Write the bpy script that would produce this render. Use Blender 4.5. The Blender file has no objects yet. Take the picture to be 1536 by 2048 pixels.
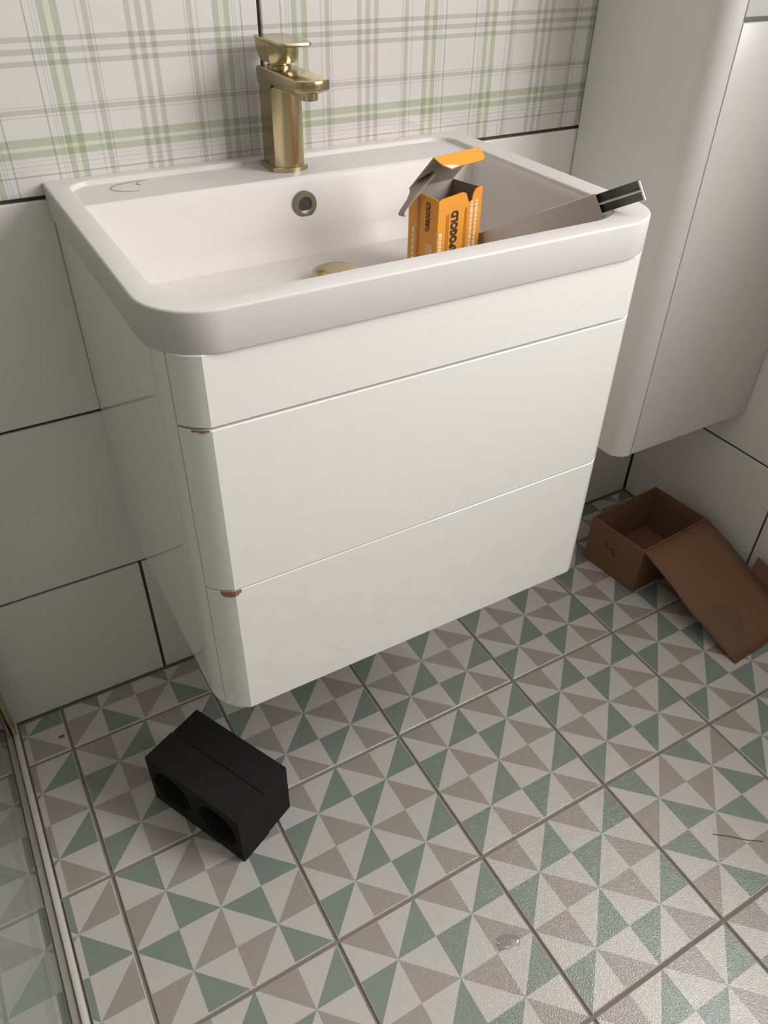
import bpy, bmesh, math, random
from mathutils import Vector, Matrix
random.seed(3)
S = 0.25          # metres per floor tile; all coordinates below are in floor tiles

# ------------------------------------------------------------------ camera
scene = bpy.context.scene
COL = scene.collection
CAM = (0.2159, -2.7270, 4.6194)
ROT = ((0.86643278, -0.49898404, 0.01758334),
       (-0.30030721, -0.54893927, -0.78005209),
       (0.39888573, 0.67058229, -0.62546748))      # rows: right, down, forward
cd = bpy.data.cameras.new('camera')
cam = bpy.data.objects.new('camera', cd)
COL.objects.link(cam)
r_, d_, f_ = (Vector(v) for v in ROT)
m = Matrix((r_, -d_, -f_)).transposed().to_4x4()
m.translation = Vector(CAM) * S
cam.matrix_world = m
cd.sensor_fit = 'VERTICAL'
cd.sensor_height = 36.0
cd.lens = 1548.0 / 2048.0 * 36.0
cd.clip_start = 0.02
scene.camera = cam

# ------------------------------------------------------------------ light and exposure
W_Y0, W_Y1, W_Z0, W_Z1 = -5.6, -1.32, 4.2, 8.7       # high window opening in the right wall
ROOM = dict(x0=-4.0, x1=5.45, y0=-9.0, y1=1.397, z1=9.6)
wd = bpy.data.worlds.new('sky')
scene.world = wd
wd.use_nodes = True
bg = wd.node_tree.nodes['Background']
bg.inputs['Color'].default_value = (0.80, 0.90, 1.0, 1)
bg.inputs['Strength'].default_value = 1.0
ld = bpy.data.lights.new('window_daylight', 'AREA')
ld.shape = 'RECTANGLE'
ld.size = (W_Z1 - W_Z0) * S
ld.size_y = (W_Y1 - W_Y0) * S
ld.energy = 62.0
ld.color = (1.0, 0.925, 0.915)
lo = bpy.data.objects.new('window_daylight', ld)
COL.objects.link(lo)
lo.location = (5.78 * S, (W_Y0 + W_Y1) / 2 * S, (W_Z0 + W_Z1) / 2 * S)
lo.rotation_euler = (0, math.radians(90), 0)          # shines along -x
scene.view_settings.view_transform = 'Standard'
scene.view_settings.look = 'None'
scene.view_settings.gamma = 1.0
scene.view_settings.exposure = 0.0
scene.view_settings.use_curve_mapping = False
scene.cycles.max_bounces = 12
scene.cycles.diffuse_bounces = 8
scene.cycles.glossy_bounces = 5
scene.cycles.sample_clamp_indirect = 4.0
scene.cycles.caustics_reflective = False
scene.cycles.caustics_refractive = False

# ------------------------------------------------------------------ materials
def new_mat(name):
    mt = bpy.data.materials.new(name)
    mt.use_nodes = True
    nt = mt.node_tree
    return mt, nt, nt.nodes['Principled BSDF']

def plain(name, col, rough=0.5, metal=0.0, coat=0.0, var=0.0, vscale=6.0, bump=0.0, bscale=200.0, stretch=None, spec=0.5):
    mt, nt, b = new_mat(name)
    b.inputs['Base Color'].default_value = (*col, 1)
    b.inputs['Roughness'].default_value = rough
    b.inputs['Metallic'].default_value = metal
    b.inputs['Coat Weight'].default_value = coat
    b.inputs['Coat Roughness'].default_value = 0.03
    b.inputs['Specular IOR Level'].default_value = spec
    tc = nt.nodes.new('ShaderNodeTexCoord')
    mp = nt.nodes.new('ShaderNodeMapping')
    nt.links.new(tc.outputs['Object'], mp.inputs['Vector'])
    if stretch:
        mp.inputs['Scale'].default_value = stretch
    n1 = nt.nodes.new('ShaderNodeTexNoise')
    n1.inputs['Scale'].default_value = vscale
    n1.inputs['Detail'].default_value = 4
    nt.links.new(mp.outputs['Vector'], n1.inputs['Vector'])
    if var:
        mx = nt.nodes.new('ShaderNodeMix')
        mx.data_type = 'RGBA'
        mx.inputs['A'].default_value = (*[c * (1 - var) for c in col], 1)
        mx.inputs['B'].default_value = (*[min(1, c * (1 + var)) for c in col], 1)
        nt.links.new(n1.outputs['Fac'], mx.inputs['Factor'])
        nt.links.new(mx.outputs['Result'], b.inputs['Base Color'])
    if bump:
        n2 = nt.nodes.new('ShaderNodeTexNoise')
        n2.inputs['Scale'].default_value = bscale
        n2.inputs['Detail'].default_value = 3
        nt.links.new(mp.outputs['Vector'], n2.inputs['Vector'])
        bp = nt.nodes.new('ShaderNodeBump')
        bp.inputs['Strength'].default_value = bump
        bp.inputs['Distance'].default_value = 0.001
        nt.links.new(n2.outputs['Fac'], bp.inputs['Height'])
        nt.links.new(bp.outputs['Normal'], b.inputs['Normal'])
    return mt

def floor_mat(name, col):
    mt, nt, b = new_mat(name)
    b.inputs['Base Color'].default_value = (*col, 1)
    b.inputs['Roughness'].default_value = 0.16
    b.inputs['Specular IOR Level'].default_value = 0.8
    tc = nt.nodes.new('ShaderNodeTexCoord')
    mp = nt.nodes.new('ShaderNodeMapping')
    mp.inputs['Scale'].default_value = (1.0, 1.9, 1.0)
    mp.inputs['Rotation'].default_value = (0, 0, 0.6)
    nt.links.new(tc.outputs['Object'], mp.inputs['Vector'])
    n = nt.nodes.new('ShaderNodeTexNoise')
    n.inputs['Scale'].default_value = 400
    n.inputs['Detail'].default_value = 1.5
    nt.links.new(mp.outputs['Vector'], n.inputs['Vector'])
    bp = nt.nodes.new('ShaderNodeBump')
    bp.inputs['Strength'].default_value = 1.0
    bp.inputs['Distance'].default_value = 0.0006
    nt.links.new(n.outputs['Fac'], bp.inputs['Height'])
    nt.links.new(bp.outputs['Normal'], b.inputs['Normal'])
    return mt

def plaid_mat():
    mt, nt, b = new_mat('plaid_printed_tile')
    L = nt.links.new
    b.inputs['Roughness'].default_value = 0.16
    tc = nt.nodes.new('ShaderNodeTexCoord')
    sp = nt.nodes.new('ShaderNodeSeparateXYZ')
    L(tc.outputs['Object'], sp.inputs['Vector'])
    def math_(op, a, bb):
        n = nt.nodes.new('ShaderNodeMath')
        n.operation = op
        for i, v in enumerate((a, bb)):
            if v is None: continue
            if isinstance(v, (int, float)): n.inputs[i].default_value = v
            else: L(v, n.inputs[i])
        return n.outputs[0]
    ux = math_('DIVIDE', sp.outputs['X'], S)
    uz = math_('DIVIDE', sp.outputs['Z'], S)
    px = math_('ABSOLUTE', math_('SUBTRACT', math_('PINGPONG', ux, 0.589), 0.589), None)
    pz = math_('ABSOLUTE', math_('SUBTRACT', uz, 0.593), None)
    gr, th, dk, gn, lt = (0.76, 0.76, 0.75), (0.82, 0.82, 0.81), (0.68, 0.67, 0.65), (0.70, 0.755, 0.63), (0.94, 0.975, 0.88)
    vert = [(0.0, .0125, gr), (.036, .062, gr), (.208, .214, th), (.221, .248, gr), (.267, .272, th),
            (.346, .377, gn), (.377, .403, lt), (.403, .431, gn), (.441, .446, th), (.456, .461, th), (.485, .491, dk)]
    hori = [(0.0, .0095, gr), (.035, .055, gr), (.209, .215, th), (.221, .242, gr), (.252, .257, th),
            (.342, .376, gn), (.376, .392, lt), (.392, .423, gn), (.436, .440, th), (.456, .460, th), (.476, .480, th), (.499, .504, dk)]
    def ramp(src, bands):
        rp = nt.nodes.new('ShaderNodeValToRGB')
        rp.color_ramp.interpolation = 'CONSTANT'
        stops, prev = [], -1
        for a, e, c in bands:
            if stops and abs(stops[-1][0] - a) < 1e-6: stops.pop()
            stops.append((a, c)); stops.append((e, (1, 1, 1)))
        el = rp.color_ramp.elements
        while len(el) > 1: el.remove(el[-1])
        el[0].position = 0; el[0].color = (*stops[0][1], 1)
        for p_, c in stops[1:]:
            q = el.new(p_ / 0.6); q.color = (*c, 1)
        L(math_('DIVIDE', src, 0.6), rp.inputs['Fac'])
        return rp.outputs['Color']
    m1 = nt.nodes.new('ShaderNodeMix'); m1.data_type = 'RGBA'; m1.blend_type = 'MULTIPLY'
    m1.inputs['Factor'].default_value = 1
    L(ramp(px, vert), m1.inputs['A']); L(ramp(pz, hori), m1.inputs['B'])
    m2 = nt.nodes.new('ShaderNodeMix'); m2.data_type = 'RGBA'; m2.blend_type = 'MULTIPLY'
    m2.inputs['Factor'].default_value = 1
    m2.inputs['A'].default_value = (0.64, 0.62, 0.605, 1)
    L(m1.outputs['Result'], m2.inputs['B'])
    L(m2.outputs['Result'], b.inputs['Base Color'])
    return mt

def pane_mat(name, tint, refl_rough=0.02):
    """clear window pane: see-through with a fresnel reflection"""
    mt = bpy.data.materials.new(name)
    mt.use_nodes = True
    nt = mt.node_tree
    nt.nodes.clear()
    out = nt.nodes.new('ShaderNodeOutputMaterial')
    tr = nt.nodes.new('ShaderNodeBsdfTransparent'); tr.inputs['Color'].default_value = (*tint, 1)
    gl = nt.nodes.new('ShaderNodeBsdfGlossy'); gl.inputs['Roughness'].default_value = refl_rough
    fr = nt.nodes.new('ShaderNodeFresnel')
    ge = nt.nodes.new('ShaderNodeNewGeometry')                # the ray is not bent, so both faces see air to glass
    io = nt.nodes.new('ShaderNodeMix'); io.inputs['A'].default_value = 1.5; io.inputs['B'].default_value = 1 / 1.5
    nt.links.new(ge.outputs['Backfacing'], io.inputs['Factor']); nt.links.new(io.outputs['Result'], fr.inputs['IOR'])
    mx = nt.nodes.new('ShaderNodeMixShader')
    nt.links.new(fr.outputs[0], mx.inputs[0]); nt.links.new(tr.outputs[0], mx.inputs[1]); nt.links.new(gl.outputs[0], mx.inputs[2])
    nt.links.new(mx.outputs[0], out.inputs['Surface'])
    return mt

M = {}
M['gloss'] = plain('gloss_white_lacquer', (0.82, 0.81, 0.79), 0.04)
M['gloss_shaded'] = plain('shaded_white_lacquer', (0.66, 0.655, 0.64), 0.26)  # same white lacquer as the vanity, darkened to carry the corner's shade
M['ceramic'] = plain('white_ceramic', (0.635, 0.612, 0.603), 0.38, spec=0.35)
M['wtile'] = plain('white_wall_tile', (0.75, 0.735, 0.71), 0.16, var=0.02, vscale=3)
M['plaid'] = plaid_mat()
M['wgrout'] = plain('dark_wall_grout', (0.10, 0.095, 0.075), 0.9, var=0.15, vscale=30)
M['fgrout'] = plain('grey_floor_grout', (0.22, 0.195, 0.17), 0.9, var=0.15, vscale=30)
M['f_white'] = floor_mat('floor_print_white', (0.53, 0.497, 0.478))
M['f_green'] = floor_mat('floor_print_green', (0.20, 0.245, 0.222))
M['f_grey'] = floor_mat('floor_print_grey', (0.325, 0.293, 0.275))
M['plaster'] = plain('white_plaster', (0.82, 0.80, 0.77), 0.9, bump=0.1, bscale=120)
M['brass'] = plain('brushed_brass', (0.52, 0.43, 0.26), 0.23, metal=1.0, var=0.08, vscale=300, bump=0.05, bscale=500, stretch=(1, 1, 0.05))
M['brass_dark'] = plain('dull_brass', (0.26, 0.23, 0.16), 0.45, metal=0.7)
M['black'] = plain('black_rubber', (0.015, 0.015, 0.014), 0.6)
M['foam'] = plain('black_foam', (0.016, 0.016, 0.0165), 0.95, var=0.75, vscale=350, bump=0.7, bscale=420, spec=0.25)
M['card'] = plain('brown_cardboard', (0.20, 0.105, 0.062), 0.85, var=0.06, vscale=20, stretch=(1, 1, 6), spec=0.2)
M['card_dark'] = plain('darker_cardboard', (0.165, 0.098, 0.058), 0.8, spec=0.2)
M['ink'] = plain('dark_ink', (0.035, 0.02, 0.015), 0.8)
M['orange'] = plain('orange_carton', (0.74, 0.31, 0.035), 0.42, var=0.06, vscale=60)
M['orange_band'] = plain('deep_orange_print', (0.50, 0.17, 0.02), 0.42)
M['grey_card'] = plain('grey_carton_inside', (0.34, 0.295, 0.26), 0.9)
M['print'] = plain('pale_print', (0.80, 0.62, 0.42), 0.5)
M['torn'] = plain('torn_white_fibre', (0.70, 0.60, 0.48), 0.9)
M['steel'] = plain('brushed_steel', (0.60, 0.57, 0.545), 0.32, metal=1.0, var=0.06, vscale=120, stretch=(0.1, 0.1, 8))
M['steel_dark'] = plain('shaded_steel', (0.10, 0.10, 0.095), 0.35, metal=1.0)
M['alu'] = plain('pale_aluminium', (0.80, 0.74, 0.72), 0.35, metal=0.3)
M['chip'] = plain('bare_chipboard', (0.31, 0.17, 0.105), 0.95, var=0.3, vscale=300)
M['stain'] = plain('dried_brown_stain', (0.46, 0.38, 0.32), 0.6)
M['painted'] = plain('grey_painted_plaster', (0.33, 0.31, 0.285), 0.9, bump=0.1, bscale=120)
M['pvc'] = plain('white_pvc', (0.80, 0.80, 0.78), 0.3)
M['pane'] = pane_mat('window_pane', (0.95, 0.97, 0.96))
M['grit'] = plain('brown_grit', (0.11, 0.085, 0.065), 0.8)
M['hole_shade'] = plain('overflow_shade', (0.05, 0.048, 0.04), 0.7)
M['glass'] = pane_mat('shower_glass', (0.93, 0.97, 0.955), 0.0)
M['film'] = pane_mat('clear_plastic_film', (0.97, 0.97, 0.97), 0.12)

# ------------------------------------------------------------------ mesh helpers (input in floor tiles)
def empty(name, loc):
    o = bpy.data.objects.new(name, None)
    COL.objects.link(o)
    o.location = Vector(loc) * S
    o.empty_display_size = 0.02
    return o

def tag(o, label=None, cat=None, kind=None, group=None):
    if label: o['label'] = label
    if cat: o['category'] = cat
    if kind: o['kind'] = kind
    if group: o['group'] = group
    return o

def base_of(o):
    v = Vector((0, 0, 0))
    while o is not None:
        v += o.location
        o = o.parent
    return v

def finish(name, bm, mats, parent=None, loc=None, smooth=None, solid=None):
    """bm in floor tiles, world positions; becomes ONE object whose origin is loc (or its parent's origin)"""
    org = (Vector(loc) if loc is not None else (base_of(parent) / S if parent else Vector((0, 0, 0))))
    bmesh.ops.remove_doubles(bm, verts=bm.verts, dist=1e-6)
    bmesh.ops.recalc_face_normals(bm, faces=bm.faces)
    for v in bm.verts:
        v.co = (v.co - org) * S
    me = bpy.data.meshes.new(name)
    if smooth is not None:
        for f in bm.faces: f.smooth = True
        for e in bm.edges:
            if len(e.link_faces) == 2 and e.calc_face_angle(0) > math.radians(smooth):
                e.smooth = False
    bm.to_mesh(me)
    bm.free()
    for mt in (mats if isinstance(mats, (list, tuple)) else [mats]):
        me.materials.append(mt)
    o = bpy.data.objects.new(name, me)
    COL.objects.link(o)
    if parent:
        o.parent = parent
        o.location = org * S - base_of(parent)
    else:
        o.location = org * S
    if solid:
        md = o.modifiers.new('thickness', 'SOLIDIFY')
        md.thickness = solid[0] * S
        md.offset = solid[1]
        if len(solid) > 2:
            md.material_offset = solid[2]
    return o

def face(bm, pts, mi=0):
    f = bm.faces.new([bm.verts.new(p) for p in pts])
    f.material_index = mi
    return f

def add_box(bm, lo, hi, bevel=0.0, seg=1, mi=0, xf=None):
    x0, y0, z0 = lo
    x1, y1, z1 = hi
    vs = [bm.verts.new(p) for p in ((x0, y0, z0), (x1, y0, z0), (x1, y1, z0), (x0, y1, z0), (x0, y0, z1), (x1, y0, z1), (x1, y1, z1), (x0, y1, z1))]
    fs = [bm.faces.new([vs[i] for i in q]) for q in ((3, 2, 1, 0), (4, 5, 6, 7), (0, 1, 5, 4), (1, 2, 6, 5), (2, 3, 7, 6), (3, 0, 4, 7))]
    for f in fs: f.material_index = mi
    if bevel:
        es = list({e for f in fs for e in f.edges})
        rs = bmesh.ops.bevel(bm, geom=es, offset=bevel, segments=seg, profile=0.5, affect='EDGES', clamp_overlap=True)
        vs = list({v for v in vs if v.is_valid} | set(rs['verts']))
        for f in rs['faces']: f.material_index = mi
    if xf:
        for v in vs: v.co = xf(v.co)
    return vs

def box_obj(name, lo, hi, mat, parent=None, bevel=0.0, seg=1, loc=None, xf=None, smooth=None):
    bm = bmesh.new()
    add_box(bm, lo, hi, bevel, seg, 0, xf)
    return finish(name, bm, mat, parent, loc, smooth)

def loft(bm, rings, cap0=False, cap1=False, mi=0, closed=True):
    vr = [[bm.verts.new(p) for p in r] for r in rings]
    n = len(vr[0])
    for a, b in zip(vr, vr[1:]):
        for i in range(n if closed else n - 1):
            j = (i + 1) % n
            f = bm.faces.new((a[i], a[j], b[j], b[i]))
            f.material_index = mi
    if cap0: bm.faces.new(vr[0][::-1]).material_index = mi
    if cap1: bm.faces.new(vr[-1]).material_index = mi
    return vr

def cyl(bm, c, rad, h, axis='z', n=32, mi=0, prof=None, cap0=True, cap1=True):
    """lathe about c along axis; prof = [(radius, offset)]"""
    prof = prof or [(rad, 0), (rad, h)]
    rings = []
    for r, t in prof:
        ring = []
        for i in range(n):
            a = 2 * math.pi * i / n
            u, v = r * math.cos(a), r * math.sin(a)
            ring.append({'z': (c[0] + u, c[1] + v, c[2] + t), 'y': (c[0] + u, c[1] + t, c[2] + v), 'x': (c[0] + t, c[1] + u, c[2] + v)}[axis])
        rings.append(ring)
    loft(bm, rings, cap0, cap1, mi)

def rrect(x0, x1, y0, y1, radii, seg=8):
    """rounded rectangle, radii for corners (x0y0, x1y0, x1y1, x0y1); fixed vertex count"""
    pts = []
    for (cx, cy, a0), r in zip(((x0, y0, 180), (x1, y0, 270), (x1, y1, 0), (x0, y1, 90)), radii):
        sx = 1 if cx == x0 else -1
        sy = 1 if cy == y0 else -1
        ox, oy = cx + sx * r, cy + sy * r
        for k in range(seg + 1):
            a = math.radians(a0 + 90 * k / seg)
            pts.append((ox + r * math.cos(a), oy + r * math.sin(a)))
    return pts

def at_z(pts, z):
    return [(x, y, z) for x, y in pts]

# ------------------------------------------------------------------ floor
WY, RX = ROOM['y1'], ROOM['x1']
floor = box_obj('floor', (ROOM['x0'], ROOM['y0'], -0.3), (RX + 0.375, WY + 0.3, -0.014), M['fgrout'])
tag(floor, 'bathroom floor of patterned square tiles', None, 'structure')

def clip(poly, x0, x1, y0, y1):
    for ax, lim, sg in ((0, x0, 1), (0, x1, -1), (1, y0, 1), (1, y1, -1)):
        out = []
        for i in range(len(poly)):
            a, b = poly[i - 1], poly[i]
            da, db = sg * (a[ax] - lim), sg * (b[ax] - lim)
            if (da >= 0) != (db >= 0):
                t = da / (da - db)
                out.append((a[0] + t * (b[0] - a[0]), a[1] + t * (b[1] - a[1])))
            if db >= 0: out.append(b)
        poly = out
        if not poly: return []
    return poly

TILE_CACHE = {}
def tile_mesh(x0, x1, y0, y1, sw):
    key = (round(x0, 4), round(x1, 4), round(y0, 4), round(y1, 4), sw)
    if key in TILE_CACHE: return TILE_CACHE[key]
    bm = bmesh.new()
    e, b = 0.0095, 0.0065
    X0, X1, Y0, Y1 = x0 + e, x1 - e, y0 + e, y1 - e
    for i in range(4):
        for j in range(4):
            c00, c10, c01, c11 = [(a / 4, bb / 4) for a, bb in ((i, j), (i + 1, j), (i, j + 1), (i + 1, j + 1))]
            if (i + j) % 2 == 0:
                d = (c00, c11); ns = ((i + 1, j), (i, j + 1))
            else:
                d = (c10, c01); ns = ((i, j), (i + 1, j + 1))
            for a, bb in ns:
                q = (a / 4, bb / 4)
                if bb % 2 == 0: on = (a, bb) == (i, j) or (a - 1, bb - 1) == (i, j)
                else: on = (a - 1, bb) == (i, j) or (a, bb - 1) == (i, j)
                green = (bb % 2 == 1) != bool(sw)
                mi = 0 if not on else (1 if green else 2)
                poly = clip([d[0], d[1], q], X0 + b, X1 - b, Y0 + b, Y1 - b)
                if len(poly) >= 3:
                    ar = sum(poly[k - 1][0] * poly[k][1] - poly[k][0] * poly[k - 1][1] for k in range(len(poly)))
                    if abs(ar) > 1e-6:
                        f = face(bm, [(px, py, 0) for px, py in (poly if ar > 0 else poly[::-1])], mi)
    rs = []
    for ins, z in ((b, 0), (b * 0.3, -0.003), (0, -0.009), (0, -0.014)):
        rs.append([(X0 + ins, Y0 + ins, z), (X1 - ins, Y0 + ins, z), (X1 - ins, Y1 - ins, z), (X0 + ins, Y1 - ins, z)])
    loft(bm, rs[::-1])
    for v in bm.verts: v.co *= S
    me = bpy.data.meshes.new('floor_tile')
    bm.to_mesh(me); bm.free()
    for k in ('f_white', 'f_green', 'f_grey'): me.materials.append(M[k])
    TILE_CACHE[key] = me
    return me

SWAP = {(0, -1), (-1, -1), (3, -2), (0, 1), (5, -3), (2, -4), (1, -5), (4, -6)}
for c in range(-1, 6):
    for r in range(-9, 2):
        x0, x1 = (0.70 if c == -1 else 0.0), (0.44 if c == 5 else 1.0)
        y1 = 0.385 if r == 1 else 1.0
        o = bpy.data.objects.new('floor_tile', tile_mesh(x0, x1, 0.0, y1, 1 if (c, r) in SWAP else 0))
        COL.objects.link(o)
        o.parent = floor
        o.location = (c * S, r * S, 0)

# ------------------------------------------------------------------ walls
Z1, Z2, Z3 = 1.077, 2.259, 3.445
ROWS = [(0.0, Z1), (Z1, Z2), (Z2, Z3), (Z3, 4.63), (4.63, 5.815), (5.815, 7.0), (7.0, 8.185), (8.185, 9.6)]
TW, G = 2.36, 0.010
wall_back = box_obj('wall_back', (ROOM['x0'] - 0.3, WY + 0.025, -0.3), (RX + 0.3, WY + 0.4, ROOM['z1']), M['wgrout'])
tag(wall_back, 'tiled wall behind the washbasin, white below and plaid above', None, 'structure')
WT = {}
def wall_tile(parent, lo, hi, mat, axis):
    """one slab; axis 'y' = faces -y, 'x' = faces -x"""
    size = [h - l for l, h in zip(lo, hi)]
    key = (tuple(round(s, 3) for s in size), mat, axis)
    if key not in WT:
        bm = bmesh.new()
        add_box(bm, (0, 0, 0), size, 0.006, 2)
        bmesh.ops.recalc_face_normals(bm, faces=bm.faces)
        for v in bm.verts: v.co *= S
        me = bpy.data.meshes.new('wall_tile')
        bm.to_mesh(me); bm.free()
        me.materials.append(M[mat])
        WT[key] = me
    o = bpy.data.objects.new('wall_tile', WT[key])
    COL.objects.link(o)
    o.parent = parent
    o.location = Vector(lo) * S
    return o

joint = [0.768, 1.948, 0.768, 1.906, 0.768, 1.948, 0.768, 1.948]
for k, (za, zb_) in enumerate(ROWS):
    x = joint[k]
    while x > ROOM['x0']: x -= TW
    while x < RX:
        a, b = max(x, ROOM['x0']), min(x + TW, RX - 0.0)
        if b - a > 0.05:
            mat = 'plaid' if k == 3 else 'wtile'
            if mat == 'plaid' and (a > x or b < x + TW):      # keep the print aligned on cut tiles
                bm = bmesh.new()
                org = (x + G, WY, za + G)
                add_box(bm, (a + G, WY, za + G), (b - G, WY + 0.025, zb_ - G), 0.006, 2)
                o = finish('wall_tile', bm, M['plaid'], wall_back, org)
            else:
                wall_tile(wall_back, (a + G, WY, za + (G if k else 0.004)), (b - G, WY + 0.025, zb_ - G), mat, 'y')
        x += TW

# right wall with the high window opening
bm = bmesh.new()
XB = RX + 0.025
for lo, hi in (((XB, ROOM['y0'], -0.3), (XB + 0.35, W_Y0, ROOM['z1'])), ((XB, W_Y1, -0.3), (XB + 0.35, WY + 0.02, ROOM['z1'])),
               ((XB, W_Y0, -0.3), (XB + 0.35, W_Y1, W_Z0)), ((XB, W_Y0, W_Z1), (XB + 0.35, W_Y1, ROOM['z1']))):
    add_box(bm, lo, hi)
wall_right = finish('wall_right', bm, M['wgrout'])
tag(wall_right, 'white tiled side wall beside the cardboard box', None, 'structure')
yj = [-0.055, -1.235, -0.055, -1.235, -0.055, -1.235, -0.055, -1.235]
for k, (za, zb_) in enumerate(ROWS):
    y = yj[k] + TW
    while y > ROOM['y0']:
        a, b = max(y - TW, ROOM['y0']), min(y, WY - 0.004)
        if b - a > 0.05:
            segs = [(a, b, za, zb_)]
            if zb_ > W_Z0 and za < W_Z1:                       # cut round the window
                segs = []
                if b > W_Y1: segs.append((max(a, W_Y1), b, za, zb_))
                if a < W_Y0: segs.append((a, min(b, W_Y0), za, zb_))
                if za < W_Z0 and b > W_Y0 and a < W_Y1: segs.append((max(a, W_Y0), min(b, W_Y1), za, W_Z0))
                if zb_ > W_Z1 and b > W_Y0 and a < W_Y1: segs.append((max(a, W_Y0), min(b, W_Y1), W_Z1, zb_))
            for a_, b_, z_, zz in segs:
                if b_ - a_ > 0.05 and zz - z_ > 0.05:
                    wall_tile(wall_right, (RX, a_ + G, z_ + (G if k else 0.004)), (RX + 0.025, b_ - G, zz - G), 'wtile', 'x')
        y -= TW
win = tag(empty('window_1', (RX + 0.2, (W_Y0 + W_Y1) / 2, W_Z0)), 'white framed high window in the side wall', None, 'structure')
bm = bmesh.new()
fw = 0.14
for lo, hi in (((RX + .12, W_Y0, W_Z0), (RX + .26, W_Y0 + fw, W_Z1)), ((RX + .12, W_Y1 - fw, W_Z0), (RX + .26, W_Y1, W_Z1)),
               ((RX + .12, W_Y0 + fw, W_Z0), (RX + .26, W_Y1 - fw, W_Z0 + fw)), ((RX + .12, W_Y0 + fw, W_Z1 - fw), (RX + .26, W_Y1 - fw, W_Z1))):
    add_box(bm, lo, hi, 0.02)
finish('window_frame', bm, M['pvc'], win)
box_obj('window_pane', (RX + .18, W_Y0 + fw, W_Z0 + fw), (RX + .20, W_Y1 - fw, W_Z1 - fw), M['pane'], win)

wl = box_obj('wall_left', (ROOM['x0'] - 0.3, ROOM['y0'], -0.3), (ROOM['x0'], WY + 0.02, ROOM['z1']), M['painted'])
tag(wl, 'plain wall at the far side of the shower', None, 'structure')
wf = box_obj('wall_front', (ROOM['x0'] - 0.3, ROOM['y0'] - 0.3, -0.3), (RX + 0.375, ROOM['y0'], ROOM['z1']), M['painted'])
tag(wf, 'plain wall behind the viewer', None, 'structure')
ce = box_obj('ceiling', (ROOM['x0'] - 0.3, ROOM['y0'] - 0.3, ROOM['z1']), (RX + 0.375, WY + 0.4, ROOM['z1'] + 0.2), M['plaster'])
tag(ce, 'plain white ceiling', None, 'structure')

# ------------------------------------------------------------------ vanity unit
XL, XR, YF, ZB = 0.742, 3.112, -0.337, 3.356        # basin outline, front and underside
VB, G2, G1 = 1.405, 2.220, 3.054                     # vanity underside and the two drawer gaps
CL, CR, CF = 0.757, 3.092, -0.322
vanity = tag(empty('vanity_unit', ((CL + CR) / 2, 0.6, VB)),
             'wall-hung gloss white vanity unit with two drawers under the washbasin', 'cabinet')
AR, TURN = 0.225, 68.0
def front_arc(t0, t1, n=10, off=0.0):
    """points along the left corner curve, t in degrees of turn from the side towards the front"""
    r = AR - off
    e = (AR * (1 - math.cos(math.radians(TURN))), AR * math.sin(math.radians(TURN)))
    cx, cy = CL + AR, CF + e[1]
    return [(cx - r * math.cos(math.radians(t0 + (t1 - t0) * k / n)), cy - r * math.sin(math.radians(t0 + (t1 - t0) * k / n))) for k in range(n + 1)]
SEAM = 34.0
def mirror(pts):
    return [(CL + CR - x, y) for x, y in pts[::-1]]
# carcass: sides that start to turn the corner, back and underside
side = [(CL, WY - 0.002)] + front_arc(0, SEAM - 1.2, 6)
inner = [(x + 0.03, y) for x, y in side]
bm = bmesh.new()
ret = [(side[-1][0] + 0.03, side[-1][1] + 0.03)]
outp = side + ret + [(CL + CR - x, y) for x, y in (ret + side[::-1])]
inp = [(CL + .035, WY - .04)] + [(x + .035, y + .012) for x, y in side[1:]] + [(ret[0][0] + .03, ret[0][1] + .03)]
inp = inp + [(CL + CR - x, y) for x, y in inp[::-1]]
loft(bm, [at_z(outp, VB + 0.004), at_z(outp, ZB), at_z(inp, ZB), at_z(inp, VB + .05)], True, True)
finish('carcass', bm, M['gloss'], vanity, smooth=20)
def front_panel(name, z0, z1):
    arc = front_arc(SEAM, TURN, 8)
    out = arc + mirror(arc)
    th = 0.07
    ins = [(x + (0.02 if x < 1.9 else -0.02), y + 0.05) for x, y in (arc[0], mirror(arc)[-1])]
    prof = out + [ins[1], ins[0]]
    b = 0.003
    bm = bmesh.new()
    def shrink(k):
        n = len(out)
        return [(x + (k if i < n / 2 else -k) * (1 if (i < 9 or i >= n - 9) else 0) * 0.7, y + k) for i, (x, y) in enumerate(out)] + [ins[1], ins[0]]
    loft(bm, [at_z(shrink(b), z0), at_z(prof, z0 + b), at_z(prof, z1 - b), at_z(shrink(b), z1)], True, True)
    return finish(name, bm, M['gloss'], vanity, smooth=12)
gap = 0.006
front_panel('fascia_panel', G1 + gap, ZB)
d1 = front_panel('drawer_front', G2 + gap / 2, G1 - gap)
d2 = front_panel('drawer_front', VB, G2 - gap / 2)
def chip(parent, t0, t1, z, h, seed):
    """bare patch where the lacquer has broken off the upper edge of a front"""
    rnd = random.Random(seed)
    pts = front_arc(t0, t1, 8, -0.0015)
    if t1 > TURN:
        k = [p for p in front_arc(t0, TURN, 6, -0.0015)]
        pts = k + [(k[-1][0] + 0.012, CF - 0.0015), (k[-1][0] + 0.03, CF - 0.0015)]
    bm = bmesh.new()
    top = [bm.verts.new((x, y, z)) for x, y in pts]
    n = len(pts)
    bot = [bm.verts.new((x, y, z - h * (0.35 + 0.65 * math.sin(math.pi * (i + .6) / (n + .2))) * rnd.uniform(.6, 1.0))) for i, (x, y) in enumerate(pts)]
    for i in range(n - 1): bm.faces.new((bot[i], bot[i + 1], top[i + 1], top[i]))
    o = finish('chipped_edge', bm, M['chip'], parent, solid=(0.004, 0))
    o['label'] = 'bare brown chip in the white edge'
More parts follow.
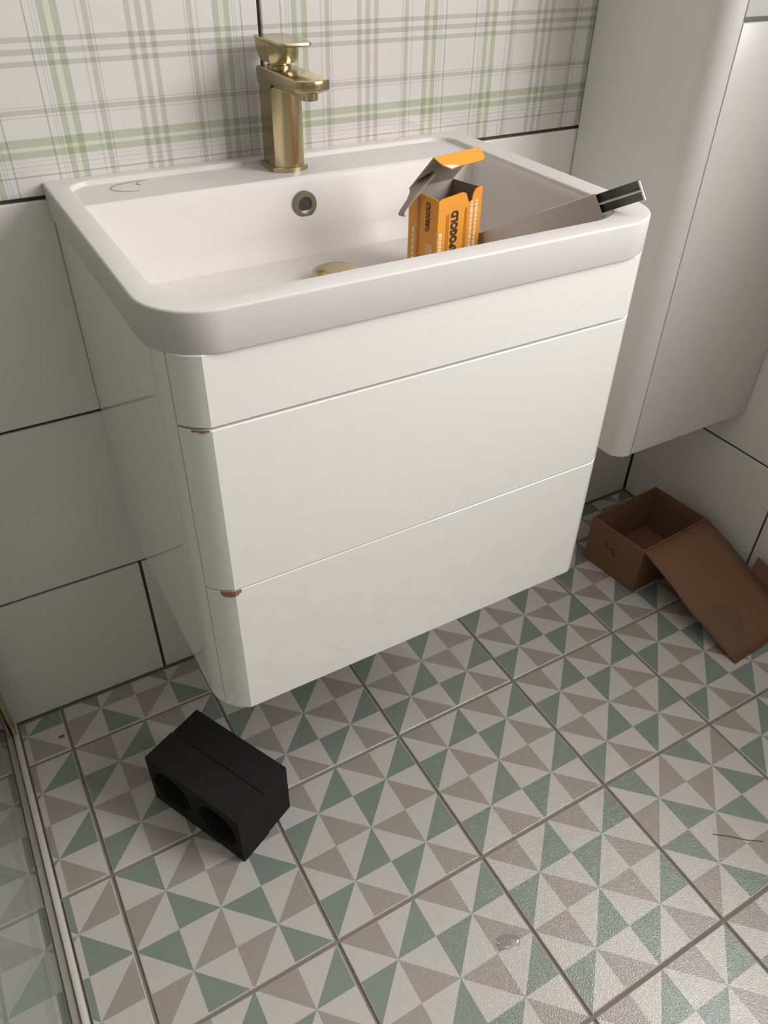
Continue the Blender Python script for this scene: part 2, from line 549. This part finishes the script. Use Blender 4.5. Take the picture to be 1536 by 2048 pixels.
chip(d2, 52, 70, G2 - gap / 2 + 0.003, 0.042, 1)
chip(d1, 48, 66, G1 - gap + 0.003, 0.012, 2)

# ------------------------------------------------------------------ washbasin
basin = tag(empty('washbasin', ((XL + XR) / 2, 0.6, ZB)), 'rectangular white ceramic washbasin with rounded front corners on the vanity unit', 'washbasin')
ZT, ZL = 3.517, 3.494
seg = 12
RO = 0.25
def outline(ins, r_f, r_b, y1):
    return rrect(XL + ins, XR - ins, YF + ins, y1, (r_f, r_f, r_b, r_b), seg)
rings = []
rings.append(at_z(outline(0.03, RO - .03, 0.004, WY - 0.003), ZB + 0.001))
rings.append(at_z(outline(0.002, RO, 0.004, WY - 0.003), ZB))
rings.append(at_z(outline(0.0, RO, 0.004, WY - 0.003), ZB + 0.006))
rings.append(at_z(outline(0.0, RO, 0.004, WY - 0.003), ZT - 0.010))
for k in range(1, 5):
    a = math.radians(90 * k / 4)
    rings.append(at_z(outline(0.010 * (1 - math.cos(a)), RO - 0.010 * (1 - math.cos(a)), 0.004, WY - 0.003), ZT - 0.010 + 0.010 * math.sin(a)))
IX0, IX1, IY0, IY1 = XL + 0.090, XR - 0.122, YF + 0.100, WY - 0.062
YL = 1.030                                            # front of the tap ledge
def inn(d, rf=0.25, rb=0.10):
    return rrect(IX0 + d, IX1 - d, IY0 + d, IY1 - d, (rf - d, rf - d, rb, rb), seg)
for k in range(0, 4):
    a = math.radians(90 * k / 3)
    rings.append(at_z(inn(0.009 * math.sin(a)), ZT - 0.009 * (1 - math.cos(a))))
rings.append(at_z(inn(0.011), ZL + 0.004))
led = inn(0.014)
rings.append(at_z(led, ZL))
def bowl(s, z, yb):
    cx, cy = (IX0 + IX1) / 2, (IY0 + yb) / 2
    out = []
    for x, y in led:
        y = min(y, YL)
        hx, hy = (IX1 - IX0) / 2, (YL - IY0) / 2
        fx, fy = (hx - s) / hx, ((yb - IY0) / 2 - s * 0.9) / hy
        out.append((cx + (x - cx) * fx, cy + (y - (IY0 + YL) / 2) * fy, z))
    return out
rings.append([(x, min(y, YL), ZL) for x, y in led])
rings.append(bowl(0.004, ZL - 0.006, YL - 0.004))
rings.append(bowl(0.012, ZL - 0.03, YL - 0.008))
rings.append(bowl(0.05, 3.24, YL - 0.03))
rings.append(bowl(0.068, 3.17, YL - 0.04))
rings.append(bowl(0.09, 3.135, YL - 0.05))
rings.append(bowl(0.13, 3.118, YL - 0.07))
rings.append(bowl(0.20, 3.110, YL - 0.09))
cx0, cy0, zc = 1.893, 0.595, 3.100
last = rings[-1]
for q in (0.5, 0.0):
    rings.append([(cx0 + (x - cx0) * q, cy0 + (y - cy0) * q, zc + (z - zc) * q ** 2) if q else (cx0 + 0.10 * (x - cx0) / math.hypot(x - cx0, y - cy0), cy0 + 0.10 * (y - cy0) / math.hypot(x - cx0, y - cy0), zc) for x, y, z in last])
bm = bmesh.new()
loft(bm, rings, False, True)
bmesh.ops.remove_doubles(bm, verts=bm.verts, dist=1e-5)
bmesh.ops.dissolve_degenerate(bm, edges=bm.edges, dist=1e-5)
finish('basin_bowl', bm, M['ceramic'], basin, smooth=32)
# brass overflow ring on the back wall of the bowl
OVX, OVY, OVZ = 1.912, 0.993, 3.366
bm = bmesh.new()
cyl(bm, (OVX, OVY, OVZ), 0, 0, 'y', 32, 0, [(0.064, 0.02), (0.066, -0.012), (0.062, -0.020), (0.042, -0.021), (0.036, -0.016), (0.034, 0.02)], False, False)
ovf = finish('overflow_ring', bm, M['brass_dark'], basin, smooth=35)
ovf['label'] = 'dull brass overflow ring'
bm = bmesh.new()
cyl(bm, (OVX, OVY, OVZ), 0.0345, 0.004, 'y', 24, 0, [(0.0345, -0.0135), (0.0345, 0.006)])
finish('overflow_shade_disc', bm, M['hole_shade'], ovf, smooth=35)  # dark disc painted as the shade inside the overflow opening
bm = bmesh.new()
cyl(bm, (cx0, cy0, zc), 0, 0, 'z', 40, 0, [(0.085, -0.002), (0.085, 0.03), (0.118, 0.036), (0.124, 0.044), (0.122, 0.056), (0.10, 0.066), (0.05, 0.071)])
dp = finish('drain_plug', bm, M['brass'], basin, smooth=40)
dp['label'] = 'domed brass waste plug'
# dried brown smear on the ledge
def ribbon(bm, pts, w, z):
    vs = []
    for i, (x, y) in enumerate(pts):
        a, b = pts[max(0, i - 1)], pts[min(len(pts) - 1, i + 1)]
        L_ = math.hypot(b[0] - a[0], b[1] - a[1]) or 1
        nx, ny = -(b[1] - a[1]) / L_, (b[0] - a[0]) / L_
        ww = w * math.sin(math.pi * (i + .5) / len(pts))
        vs.append((bm.verts.new((x + nx * ww, y + ny * ww, z)), bm.verts.new((x - nx * ww, y - ny * ww, z))))
    for a, b in zip(vs, vs[1:]): bm.faces.new((a[0], a[1], b[1], b[0]))
bm = bmesh.new()
ribbon(bm, [(1.02, 1.20), (1.02, 1.235), (1.04, 1.265), (1.08, 1.285), (1.14, 1.295), (1.21, 1.298)], 0.006, ZL + 0.002)
ribbon(bm, [(1.16, 1.22), (1.15, 1.25), (1.165, 1.28), (1.19, 1.30)], 0.004, ZL + 0.002)
ribbon(bm, [(1.02, 1.20), (1.06, 1.16), (1.13, 1.14)], 0.003, ZL + 0.002)
finish('stain', bm, M['stain'], basin, solid=(0.001, 0))

# ------------------------------------------------------------------ mixer tap
FX, FY = 1.912, 1.20
tap = tag(empty('basin_tap', (FX, FY, ZL)), 'brushed brass single lever mixer tap on the back ledge of the washbasin', 'tap')
def dshape(hw, y_back, y_mid, front, n=16, chamf=0.0):
    """flat back and sides, rounded front (towards -y)"""
    pts = [(FX + hw, y_back), (FX - hw, y_back)]
    for k in range(n + 1):
        t = -1 + 2 * k / n
        pts.append((FX + hw * t, y_mid - front * (1 - t * t)))
    return pts
bm = bmesh.new()
loft(bm, [at_z(dshape(.096, 1.302, 1.135, .040), ZL - 0.0005), at_z(dshape(.096, 1.302, 1.135, .040), ZL + .020), at_z(dshape(.090, 1.297, 1.138, .038), ZL + .025)], True, True)
finish('base_plate', bm, M['brass'], tap, smooth=40)
bm = bmesh.new()
loft(bm, [at_z(dshape(.080, 1.288, 1.142, .046), ZL + .025), at_z(dshape(.080, 1.288, 1.142, .046), 3.885)], True, True)
finish('tap_body', bm, M['brass'], tap, smooth=32)
def spout_ring(hw, yb, yf, z, r=0.06):
    return at_z(dshape(hw, yb, yf + .034, .034), z)
bm = bmesh.new()
def tilt(ring, k):
    """the underside rises towards the tip"""
    return [(x, y, z + k * max(0, 1.15 - y)) for x, y, z in ring]
loft(bm, [tilt(spout_ring(.072, 1.284, .850, 3.868), .075), tilt(spout_ring(.081, 1.29, .826, 3.874), .075), tilt(spout_ring(.086, 1.292, .812, 3.892), .05), spout_ring(.086, 1.292, .808, 3.938),
          spout_ring(.084, 1.291, .811, 3.948), spout_ring(.079, 1.286, .818, 3.952)], True, True)
finish('spout', bm, M['brass'], tap, smooth=28)
bm = bmesh.new()
cyl(bm, (FX, .885, 3.862), 0, 0, 'z', 28, 0, [(.034, 0), (.042, .001), (.043, .036)])
finish('aerator', bm, M['brass'], tap, smooth=40)
bm = bmesh.new()
cyl(bm, (FX - .0865, 1.115, 3.885), 0, 0, 'x', 14, 0, [(.007, 0.003), (.007, -.0015)])
finish('grub_screw', bm, M['black'], tap)
bm = bmesh.new()
cyl(bm, (FX, 1.205, 3.952), 0, 0, 'z', 32, 0, [(.060, -.002), (.060, .010), (.052, .012), (.052, .028)])
finish('cartridge_collar', bm, M['brass'], tap, smooth=40)
hd = []
def hring(z, yb, hw, r, yf):
    return at_z(dshape(hw, yb, yf + .042, .042), z)
bm = bmesh.new()
loft(bm, [hring(3.978, 1.262, .072, .068, 1.110), hring(4.000, 1.278, .077, .073, 1.103), hring(4.030, 1.296, .078, .074, 1.102), hring(4.062, 1.302, .078, .074, 1.102)], True, True)
han = finish('tap_handle', bm, M['brass'], tap, smooth=32)
bm = bmesh.new()
rr = rrect(FX - .080, FX + .080, .985, 1.310, (.03, .03, .006, .006), 6)
def lev(z0, k):
    return [(FX + (x - FX) * k, 1.13 + (y - 1.13) * (k if y < 1.2 else 1), z0) for x, y in rr]
loft(bm, [lev(4.060, .97), lev(4.064, 1), lev(4.072, 1), lev(4.076, .98)], True, True)
finish('lever_plate', bm, M['brass'], han, smooth=40)

# ------------------------------------------------------------------ tall wall cabinet
KX0, KX1, KY, KZ0, KZ1, KR = 4.062, 5.435, 0.432, 1.402, 7.0, 0.12
cab = tag(empty('wall_cabinet', ((KX0 + KX1) / 2, 0.95, KZ0)), 'tall wall-hung gloss white cabinet with a rounded front edge in the corner', 'cabinet')
arc = [(KX0 + KR - KR * math.cos(math.radians(90 * k / 10)), KY + KR - KR * math.sin(math.radians(90 * k / 10))) for k in range(11)]
prof = [(KX0, WY - 0.016)] + arc + [(KX0 + KR + .012, KY), (KX0 + KR + .012, KY + 0.08), (KX1, KY + 0.08), (KX1, WY - 0.016)]
bm = bmesh.new()
loft(bm, [at_z(prof, KZ0), at_z(prof, KZ1)], True, True)
finish('carcass', bm, M['gloss_shaded'], cab, smooth=20)
def door(z0, z1):
    x0, x1 = KX0 + KR + .022, KX1
    return box_obj('cabinet_door', (x0, KY - 0.001, z0), (x1, KY + .078, z1), M['gloss_shaded'], cab, 0.008, 2, smooth=25)
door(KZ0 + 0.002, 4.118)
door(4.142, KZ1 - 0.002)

# ------------------------------------------------------------------ orange screw carton
OF, OYAW, OW, OD, OZ0, OZ1 = Vector((2.28, 0.31)), 0.20, 0.292, 0.20, 3.135, 3.522
ou, ov = Vector((math.cos(OYAW), math.sin(OYAW))), Vector((-math.sin(OYAW), math.cos(OYAW)))
def OP(u, v, z):
    q = OF + ou * u + ov * v
    return (q.x, q.y, z)
carton = tag(empty('screw_carton', OP(OW / 2, OD / 2, OZ0)), 'torn open orange carton standing inside the washbasin', 'box')
bm = bmesh.new()
def panel(bm, fn, top, z0=OZ0, mi=0):
    """strip of quads under a ragged top edge: top = [(s, z)]"""
    for (a, za), (b, zb_) in zip(top, top[1:]):
        face(bm, [fn(a, z0), fn(b, z0), fn(b, zb_), fn(a, za)], mi)
front_top = [(0, OZ1 - .012), (.02, OZ1 - .004), (.16, OZ1 + .004), (.18, OZ1 - .004), (.195, OZ1 - .035), (.205, OZ1 - .052), (.222, OZ1 - .045), (.23, OZ1 - .012), (.243, OZ1 + .004), (OW - .006, OZ1 + .012), (OW, OZ1 + .004)]
panel(bm, lambda s, z: OP(s, 0, z), front_top)
panel(bm, lambda s, z: OP(0, s, z), [(0, OZ1 - .012), (.02, OZ1 - .005), (OD, OZ1)])
panel(bm, lambda s, z: OP(OW, s, z), [(0, OZ1 + .004), (OD, OZ1)])
panel(bm, lambda s, z: OP(s, OD, z), [(0, OZ1), (OW, OZ1)])
face(bm, [OP(0, 0, OZ0), OP(OW, 0, OZ0), OP(OW, OD, OZ0), OP(0, OD, OZ0)])
bmesh.ops.remove_doubles(bm, verts=bm.verts, dist=1e-5)
finish('carton_body', bm, [M['orange'], M['grey_card']], carton, solid=(0.006, -1, 1))
# lid leaning forward from the back edge, tuck flap folded over its end
LF, LZ = OD - 0.150, OZ1 + 0.168
bm = bmesh.new()
face(bm, [OP(0, OD, OZ1), OP(OW, OD, OZ1), OP(OW + .004, LF, LZ), OP(.004, LF, LZ)])
lid_o = finish('carton_lid', bm, [M['grey_card'], M['orange']], carton, solid=(0.006, -1, 1))
bm = bmesh.new()
tuck = [(0.0, 0.0), (0.018, 0.045), (0.05, 0.072), (0.075, 0.070), (0.11, 0.066), (OW - 0.03, 0.066), (OW - .004, 0.052), (OW + .008, 0.0)]
vs = [bm.verts.new(OP(a, LF - d * 0.9, LZ - d * 0.58)) for a, d in tuck]
bm.faces.new(vs)
finish('tuck_flap', bm, M['orange'], lid_o, solid=(0.006, 0))
bm = bmesh.new()
d0 = 0.9 * 0.071; d1_ = 0.58 * 0.071
face(bm, [OP(.022, LF - .046, LZ - .026), OP(.05, LF - .067, LZ - .039), OP(.08, LF - .064, LZ - .0375), OP(.105, LF - .0605, LZ - .0345), OP(.06, LF - .050, LZ - .0275)])
finish('torn_patch', bm, M['torn'], lid_o, solid=(0.003, 0))
# side flap hanging outwards on the left
bm = bmesh.new()
rows = [((2.336, .467, 3.604), (2.318, .41, 3.606)), ((2.279, .467, 3.571), (2.275, .41, 3.565)), ((2.226, .467, 3.536), (2.226, .40, 3.528)),
        ((2.205, .467, 3.490), (2.190, .40, 3.500)), ((2.166, .467, 3.443), (2.152, .40, 3.462)), ((2.159, .467, 3.428), (2.147, .40, 3.446)), ((2.168, .46, 3.424), (2.156, .40, 3.440))]
loft(bm, rows, closed=False)
finish('side_flap', bm, M['grey_card'], carton, smooth=50, solid=(0.005, 0))
# print: band, lines of small type, big word
def patch(name, fn, rects, mat, parent):
    bm = bmesh.new()
    for a, b, z0, z1 in rects: face(bm, [fn(a, z0), fn(b, z0), fn(b, z1), fn(a, z1)])
    return finish(name, bm, mat, parent)
ff = lambda s, z: OP(s, -.0012, z)
fs = lambda s, z: OP(-.0012, s, z)
patch('printed_band', ff, [(.055, .075, OZ0, OZ1 - .08), (.178, .196, OZ0, OZ1 - .07)], M['orange_band'], carton)
patch('printed_band', fs, [(.120, .140, OZ0, OZ1 - .02)], M['orange_band'], carton)
rl = random.Random(7)
rects = []
for a, b in ((.214, .232), (.246, .264)):
    z = OZ0 + .01
    while z < OZ1 - .05:
        h = rl.uniform(.012, .03)
        rects.append((a, b, z, min(z + h, OZ1 - .045))); z += h + .004
for a, b in ((.008, .03),):
    z = OZ0 + .01
    while z < OZ1 - .17:
        h = rl.uniform(.008, .02)
        rects.append((a, b, z, z + h)); z += h + .004
tag(patch('small_print', ff, rects, M['print'], carton), kind='stuff')
rects = []
for a, b, zt_ in ((.155, .172, OZ1 - .17),):
    z = OZ0 + .01
    while z < zt_:
        h = rl.uniform(.010, .03)
        rects.append((a, b, z, z + h)); z += h + .005
z = OZ0 + .02
while z < OZ0 + .16:
    rects.append((.03, .075, z, z + .006)); z += .010
tag(patch('small_print', fs, rects, M['print'], carton), kind='stuff')
def lettering(word, size, org, right, up, mat, parent, bold=0.0, squeeze=1.0):
    cu = bpy.data.curves.new('lettering', 'FONT')
    cu.body = word
    cu.size = size * S
    cu.offset = bold * S
    cu.space_character = 1.06
    tmp = bpy.data.objects.new('lettering_source', cu)
    COL.objects.link(tmp)
    me = bpy.data.meshes.new_from_object(tmp.evaluated_get(bpy.context.evaluated_depsgraph_get()))
    COL.objects.unlink(tmp)
    bpy.data.objects.remove(tmp)
    R, U = Vector(right), Vector(up)
    for v in me.vertices:
        p_ = v.co.copy()
        v.co = R * (p_.x * squeeze) + U * p_.y
    me.materials.append(mat)
    o = bpy.data.objects.new('lettering', me)
    COL.objects.link(o)
    o.parent = parent
    o.location = Vector(org) * S - base_of(parent)
    return o
ou3 = Vector((ou.x, ou.y, 0)); ov3 = Vector((ov.x, ov.y, 0))
lettering('TURBOGOLD', .059, OP(.130, -.0022, OZ0 + .062), (0, 0, 1), -ou3, M['ink'], carton, 0.0036, 0.68)
lettering('TURBOGOLD', .036, OP(-.0022, .055, OZ1 - .165), (0, 0, 1), ov3, M['ink'], carton, 0.001, 0.60)

# ------------------------------------------------------------------ steel trim resting on the basin rim
BA, BB = Vector((2.620, 0.40, 3.172)), Vector((2.955, -0.296, 3.574))
trim = tag(empty('steel_trim', BA), 'length of brushed steel channel leaning over the front right rim of the washbasin', 'metal trim')
bx = (BB - BA); BL = bx.length; bx.normalize()
bu = Vector((-0.20, 0.02, 1.0)); bu = (bu - bx * bu.dot(bx)).normalized()
bn = bx.cross(bu)                                           # towards the viewer or away
if bn.dot(Vector(CAM) - BA) < 0: bn = -bn
def BX(p_):
    return BA + bx * p_.x + bn * p_.y + bu * p_.z
HH = 0.118
box_obj('front_plate', (0, 0.0, 0), (BL * 0.775, 0.008, HH), M['steel'], trim, 0.002, 1, xf=BX)
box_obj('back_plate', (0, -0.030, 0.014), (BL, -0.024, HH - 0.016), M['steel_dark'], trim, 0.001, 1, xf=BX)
box_obj('centre_web', (0, -0.024, HH * .50), (BL, -0.002, HH * .50 + .004), M['alu'], trim, 0.0, 1, xf=BX)
box_obj('lower_lip', (0, -0.024, 0.0), (BL * 0.775, 0.0, 0.006), M['steel'], trim, 0.0, 1, xf=BX)
box_obj('end_lip', (BL - .007, -0.024, 0.014), (BL, -0.010, HH - .016), M['alu'], trim, 0.0, 1, xf=BX)

# ------------------------------------------------------------------ black foam block
FP = Vector((0.386, 0.372)); FQ = Vector((0.722, -0.317))
fu = (FQ - FP).normalized(); fl = (FQ - FP).length
fv = Vector((-fu.y, fu.x))
FD, FH = 0.44, 0.445
foam = tag(empty('foam_block', (*(FP + fu * fl / 2 + fv * FD / 2), 0)), 'black foam packing block with two round holes lying on the floor', 'foam block')
def FXF(s, t, z):
    q = FP + fu * s + fv * t
    return (q.x, q.y, z)
def slab_with_holes(bm, t0, t1, holes, L_, H_, rad):
    n = 40
    w = L_ / len(holes)
    for k, (hs, hz) in enumerate(holes):
        a0, a1 = k * w, (k + 1) * w
        angs = sorted({2 * math.pi * i / n for i in range(n)} | {math.atan2(zc_ - hz, sc - hs) % (2 * math.pi) for sc in (a0, a1) for zc_ in (0, H_)})
        ci, re = [], []
        for a in angs:
            c_, s_ = math.cos(a), math.sin(a)
            ts = []
            if abs(c_) > 1e-9: ts.append(((a1 if c_ > 0 else a0) - hs) / c_)
            if abs(s_) > 1e-9: ts.append(((H_ if s_ > 0 else 0) - hz) / s_)
            t = min(q for q in ts if q > 0)
            ci.append((hs + rad * c_, hz + rad * s_)); re.append((hs + t * c_, hz + t * s_))
        m_ = len(angs)
        for tt in (t0, t1):
            for i in range(m_):
                j = (i + 1) % m_
                face(bm, [FXF(ci[i][0], tt, ci[i][1]), FXF(ci[j][0], tt, ci[j][1]), FXF(re[j][0], tt, re[j][1]), FXF(re[i][0], tt, re[i][1])])
        for i in range(m_):
            j = (i + 1) % m_
            face(bm, [FXF(ci[i][0], t0, ci[i][1]), FXF(ci[j][0], t0, ci[j][1]), FXF(ci[j][0], t1, ci[j][1]), FXF(ci[i][0], t1, ci[i][1])])
            mid = ((re[i][0] + re[j][0]) / 2, (re[i][1] + re[j][1]) / 2)
            inner_edge = (abs(mid[0] - a0) < 1e-6 and k > 0) or (abs(mid[0] - a1) < 1e-6 and k < len(holes) - 1)
            if not inner_edge:
                face(bm, [FXF(re[i][0], t0, re[i][1]), FXF(re[j][0], t0, re[j][1]), FXF(re[j][0], t1, re[j][1]), FXF(re[i][0], t1, re[i][1])])
bm = bmesh.new()
slab_with_holes(bm, 0, 0.2245, [(fl * .25, .226), (fl * .745, .222)], fl, FH - .006, .156)
finish('front_slab', bm, M['foam'], foam, smooth=35)
bm = bmesh.new()
add_box(bm, (0.006, 0.226, 0), (fl - .004, FD, FH), 0.008, 2, xf=lambda p_: Vector(FXF(*p_)))
finish('rear_slab', bm, M['foam'], foam)

# ------------------------------------------------------------------ cardboard box
CA = Vector((4.470, 0.262)); cu_ = Vector((0.9975, 0.070)).normalized(); cv = Vector((-0.105, 0.9945)).normalized()
CW, CDp, CH = 0.80, 0.555, 0.462
def CX(u, v, z):
    q = CA + cu_ * u + cv * v
    return (q.x, q.y, z)
cbox = tag(empty('cardboard_box', CX(CW / 2, CDp / 2, 0)), 'open brown cardboard box with its lid folded down to the floor in the corner', 'box')
th = 0.014
bm = bmesh.new()
outer = [(0, 0), (CW, 0), (CW, CDp), (0, CDp)]
innr = [(th, th), (CW - th, th), (CW - th, CDp - th), (th, CDp - th)]
loft(bm, [[CX(*p_, 0) for p_ in outer], [CX(*p_, CH) for p_ in outer], [CX(*p_, CH) for p_ in innr], [CX(*p_, th) for p_ in innr]], True, True)
finish('box_body', bm, M['card'], cbox)
HZ, HY = CH - 0.004, -0.004
PA = Vector((4.540, -0.262, 0.205)); PB = Vector((4.609, -0.712, 0.010))
h0, h1 = Vector(CX(0.005, HY, HZ)), Vector(CX(CW - .005, HY, HZ))
lw = Vector((0.80, 0.045, 0))
rows = [[h0.lerp(h1, k / 6) for k in range(7)], [PA + lw * (k / 6) for k in range(7)], [PB + lw * (k / 6) * 1.0 for k in range(7)]]
# add in-between rows so the lid bows slightly
full = []
for a, b, n, bow in ((rows[0], rows[1], 5, 0.016), (rows[1], rows[2], 4, 0.008)):
    for i in range(n):
        t = i / n
        full.append([p_.lerp(q, t) + Vector((0, 0, bow * math.sin(math.pi * t))) for p_, q in zip(a, b)])
full.append(rows[2])
bm = bmesh.new()
loft(bm, full, closed=False)
lid2 = finish('box_lid', bm, M['card'], cbox, smooth=40, solid=(0.014, -1))
def lidp(s, t):
    """point on the lower lid leaf, s across, t from the crease to the floor"""
    return PA.lerp(PB, t) + lw * s + Vector((0, 0, 0.008 * math.sin(math.pi * t) + 0.0035))
bm = bmesh.new()
ctr = (0.02, 0.42)
def onleaf(r, a):
    s, t = ctr[0] + r * math.cos(a) * 0.42, ctr[1] + r * math.sin(a) * 0.44
    return lidp(max(0.004, s), min(.97, max(0.0, t)))
c0 = bm.verts.new(lidp(max(.004, ctr[0]), ctr[1]))
ringv = [bm.verts.new(onleaf(1, -math.pi / 2 + math.pi * k / 24)) for k in range(25)]
midv = [bm.verts.new(onleaf(.5, -math.pi / 2 + math.pi * k / 24)) for k in range(25)]
for i in range(24):
    bm.faces.new((midv[i], midv[i + 1], ringv[i + 1], ringv[i]))
    bm.faces.new((c0, midv[i + 1], midv[i]))
bmesh.ops.dissolve_degenerate(bm, edges=bm.edges, dist=1e-6)
rp_ = finish('half_round_patch', bm, M['card_dark'], lid2)  # half-round area of the lid in a darker tone
rp_['label'] = 'half-round darker patch'
# side ear standing out at the crease
bm = bmesh.new()
e0, e1 = PA + lw + Vector((0, .05, .012)), PA.lerp(PB, .75) + lw
face(bm, [e0, e1, e1 + Vector((0.030, .03, .20)), e0 + Vector((0.035, 0.0, .13))])
finish('lid_ear', bm, M['card'], lid2, solid=(0.014, 0))
# pen squiggle on the left side
bm = bmesh.new()
def stroke(bm, pts, w):
    vs = []
    for i, (v, z) in enumerate(pts):
        a, b = pts[max(0, i - 1)], pts[min(len(pts) - 1, i + 1)]
        L_ = math.hypot(b[0] - a[0], b[1] - a[1]) or 1
        n_ = (-(b[1] - a[1]) / L_ * w, (b[0] - a[0]) / L_ * w)
        vs.append((bm.verts.new(CX(-.0015, v + n_[0], z + n_[1])), bm.verts.new(CX(-.0015, v - n_[0], z - n_[1]))))
    for a, b in zip(vs, vs[1:]): bm.faces.new((a[0], a[1], b[1], b[0]))
stroke(bm, [(.385, .32), (.365, .315), (.345, .27), (.325, .255), (.305, .275), (.285, .285), (.275, .26)], .006)
stroke(bm, [(.290, .265), (.275, .225), (.262, .215), (.255, .235), (.262, .262)], .006)
finish('pen_mark', bm, M['ink'], cbox)

# ------------------------------------------------------------------ shower screen and tray
GX = -0.338
scr = tag(empty('shower_screen', (GX, -1.2, 0)), 'clear glass shower screen in a floor channel at the left edge', 'shower screen')
box_obj('glass_panel', (GX - .032, -4.6, 0.012), (GX, WY - .012, 8.0), M['glass'], scr)
bm = bmesh.new()
add_box(bm, (GX + .002, -4.6, 0.0), (GX + .040, WY - .004, .030), 0.012, 2)
finish('floor_channel', bm, M['alu'], scr, smooth=30)
box_obj('seal_strip', (GX - .040, -4.6, 0.0), (GX + .002, WY - .004, .011), M['brass_dark'], scr)
bm = bmesh.new()
add_box(bm, (GX - .075, WY - .125, 0.012), (GX - .034, WY - .002, 8.0), 0.006, 2)
add_box(bm, (GX + .002, WY - .125, 0.031), (GX + .030, WY - .002, 8.0), 0.006, 2)
wp = finish('wall_profile', bm, M['brass'], scr)
wp['label'] = 'brass wall profile of the glass'
bm = bmesh.new()
add_box(bm, (ROOM['x0'] + .02, -4.6, -.013), (GX - .085, WY - .01, .05), 0.02, 2)
tray = finish('shower_tray', bm, M['ceramic'])
tag(tray, 'low white shower tray behind the glass screen', 'shower tray')

# ------------------------------------------------------------------ small litter on the floor
bm = bmesh.new()
rl = random.Random(4)
grid = []
for i in range(9):
    row = []
    for j in range(6):
        t, q = i / 8, j / 5
        w = 0.5 + 0.5 * math.sin(math.pi * (0.15 + 0.8 * t))
        row.append(bm.verts.new((1.77 + .125 * t + .02 * q + rl.uniform(-.005, .005), -1.455 - .045 * t + (q - .5) * .075 * w + rl.uniform(-.005, .005), .002 + (.010 * rl.random() if 0 < i < 8 and 0 < j < 5 else 0.001))))
    grid.append(row)
for i in range(8):
    for j in range(5):
        bm.faces.new((grid[i][j], grid[i + 1][j], grid[i + 1][j + 1], grid[i][j + 1]))
tag(finish('plastic_scrap', bm, M['film'], smooth=20, solid=(0.001, 0)), 'crumpled scrap of clear plastic film on the floor tiles', 'litter')
bm = bmesh.new()
add_box(bm, (-.065, 1.128, 0.0), (-.028, 1.146, .012), 0.004, 1)
tag(finish('grit_crumb', bm, M['grit']), 'small dark crumb on the tiles near the shower screen', 'litter')
bm = bmesh.new()
hp = [(3.36, -1.60), (3.44, -1.66), (3.52, -1.735), (3.60, -1.79)]
rings = []
for i, (x, y) in enumerate(hp):
    rings.append([(x + .002 * math.cos(a), y + .002 * math.cos(a), .0025 + .002 * math.sin(a)) for a in (0, 1.57, 3.14, 4.71)])
loft(bm, rings, True, True)
tag(finish('hair_strand', bm, M['grit']), 'thin dark hair lying on the floor tiles at the right', 'litter')
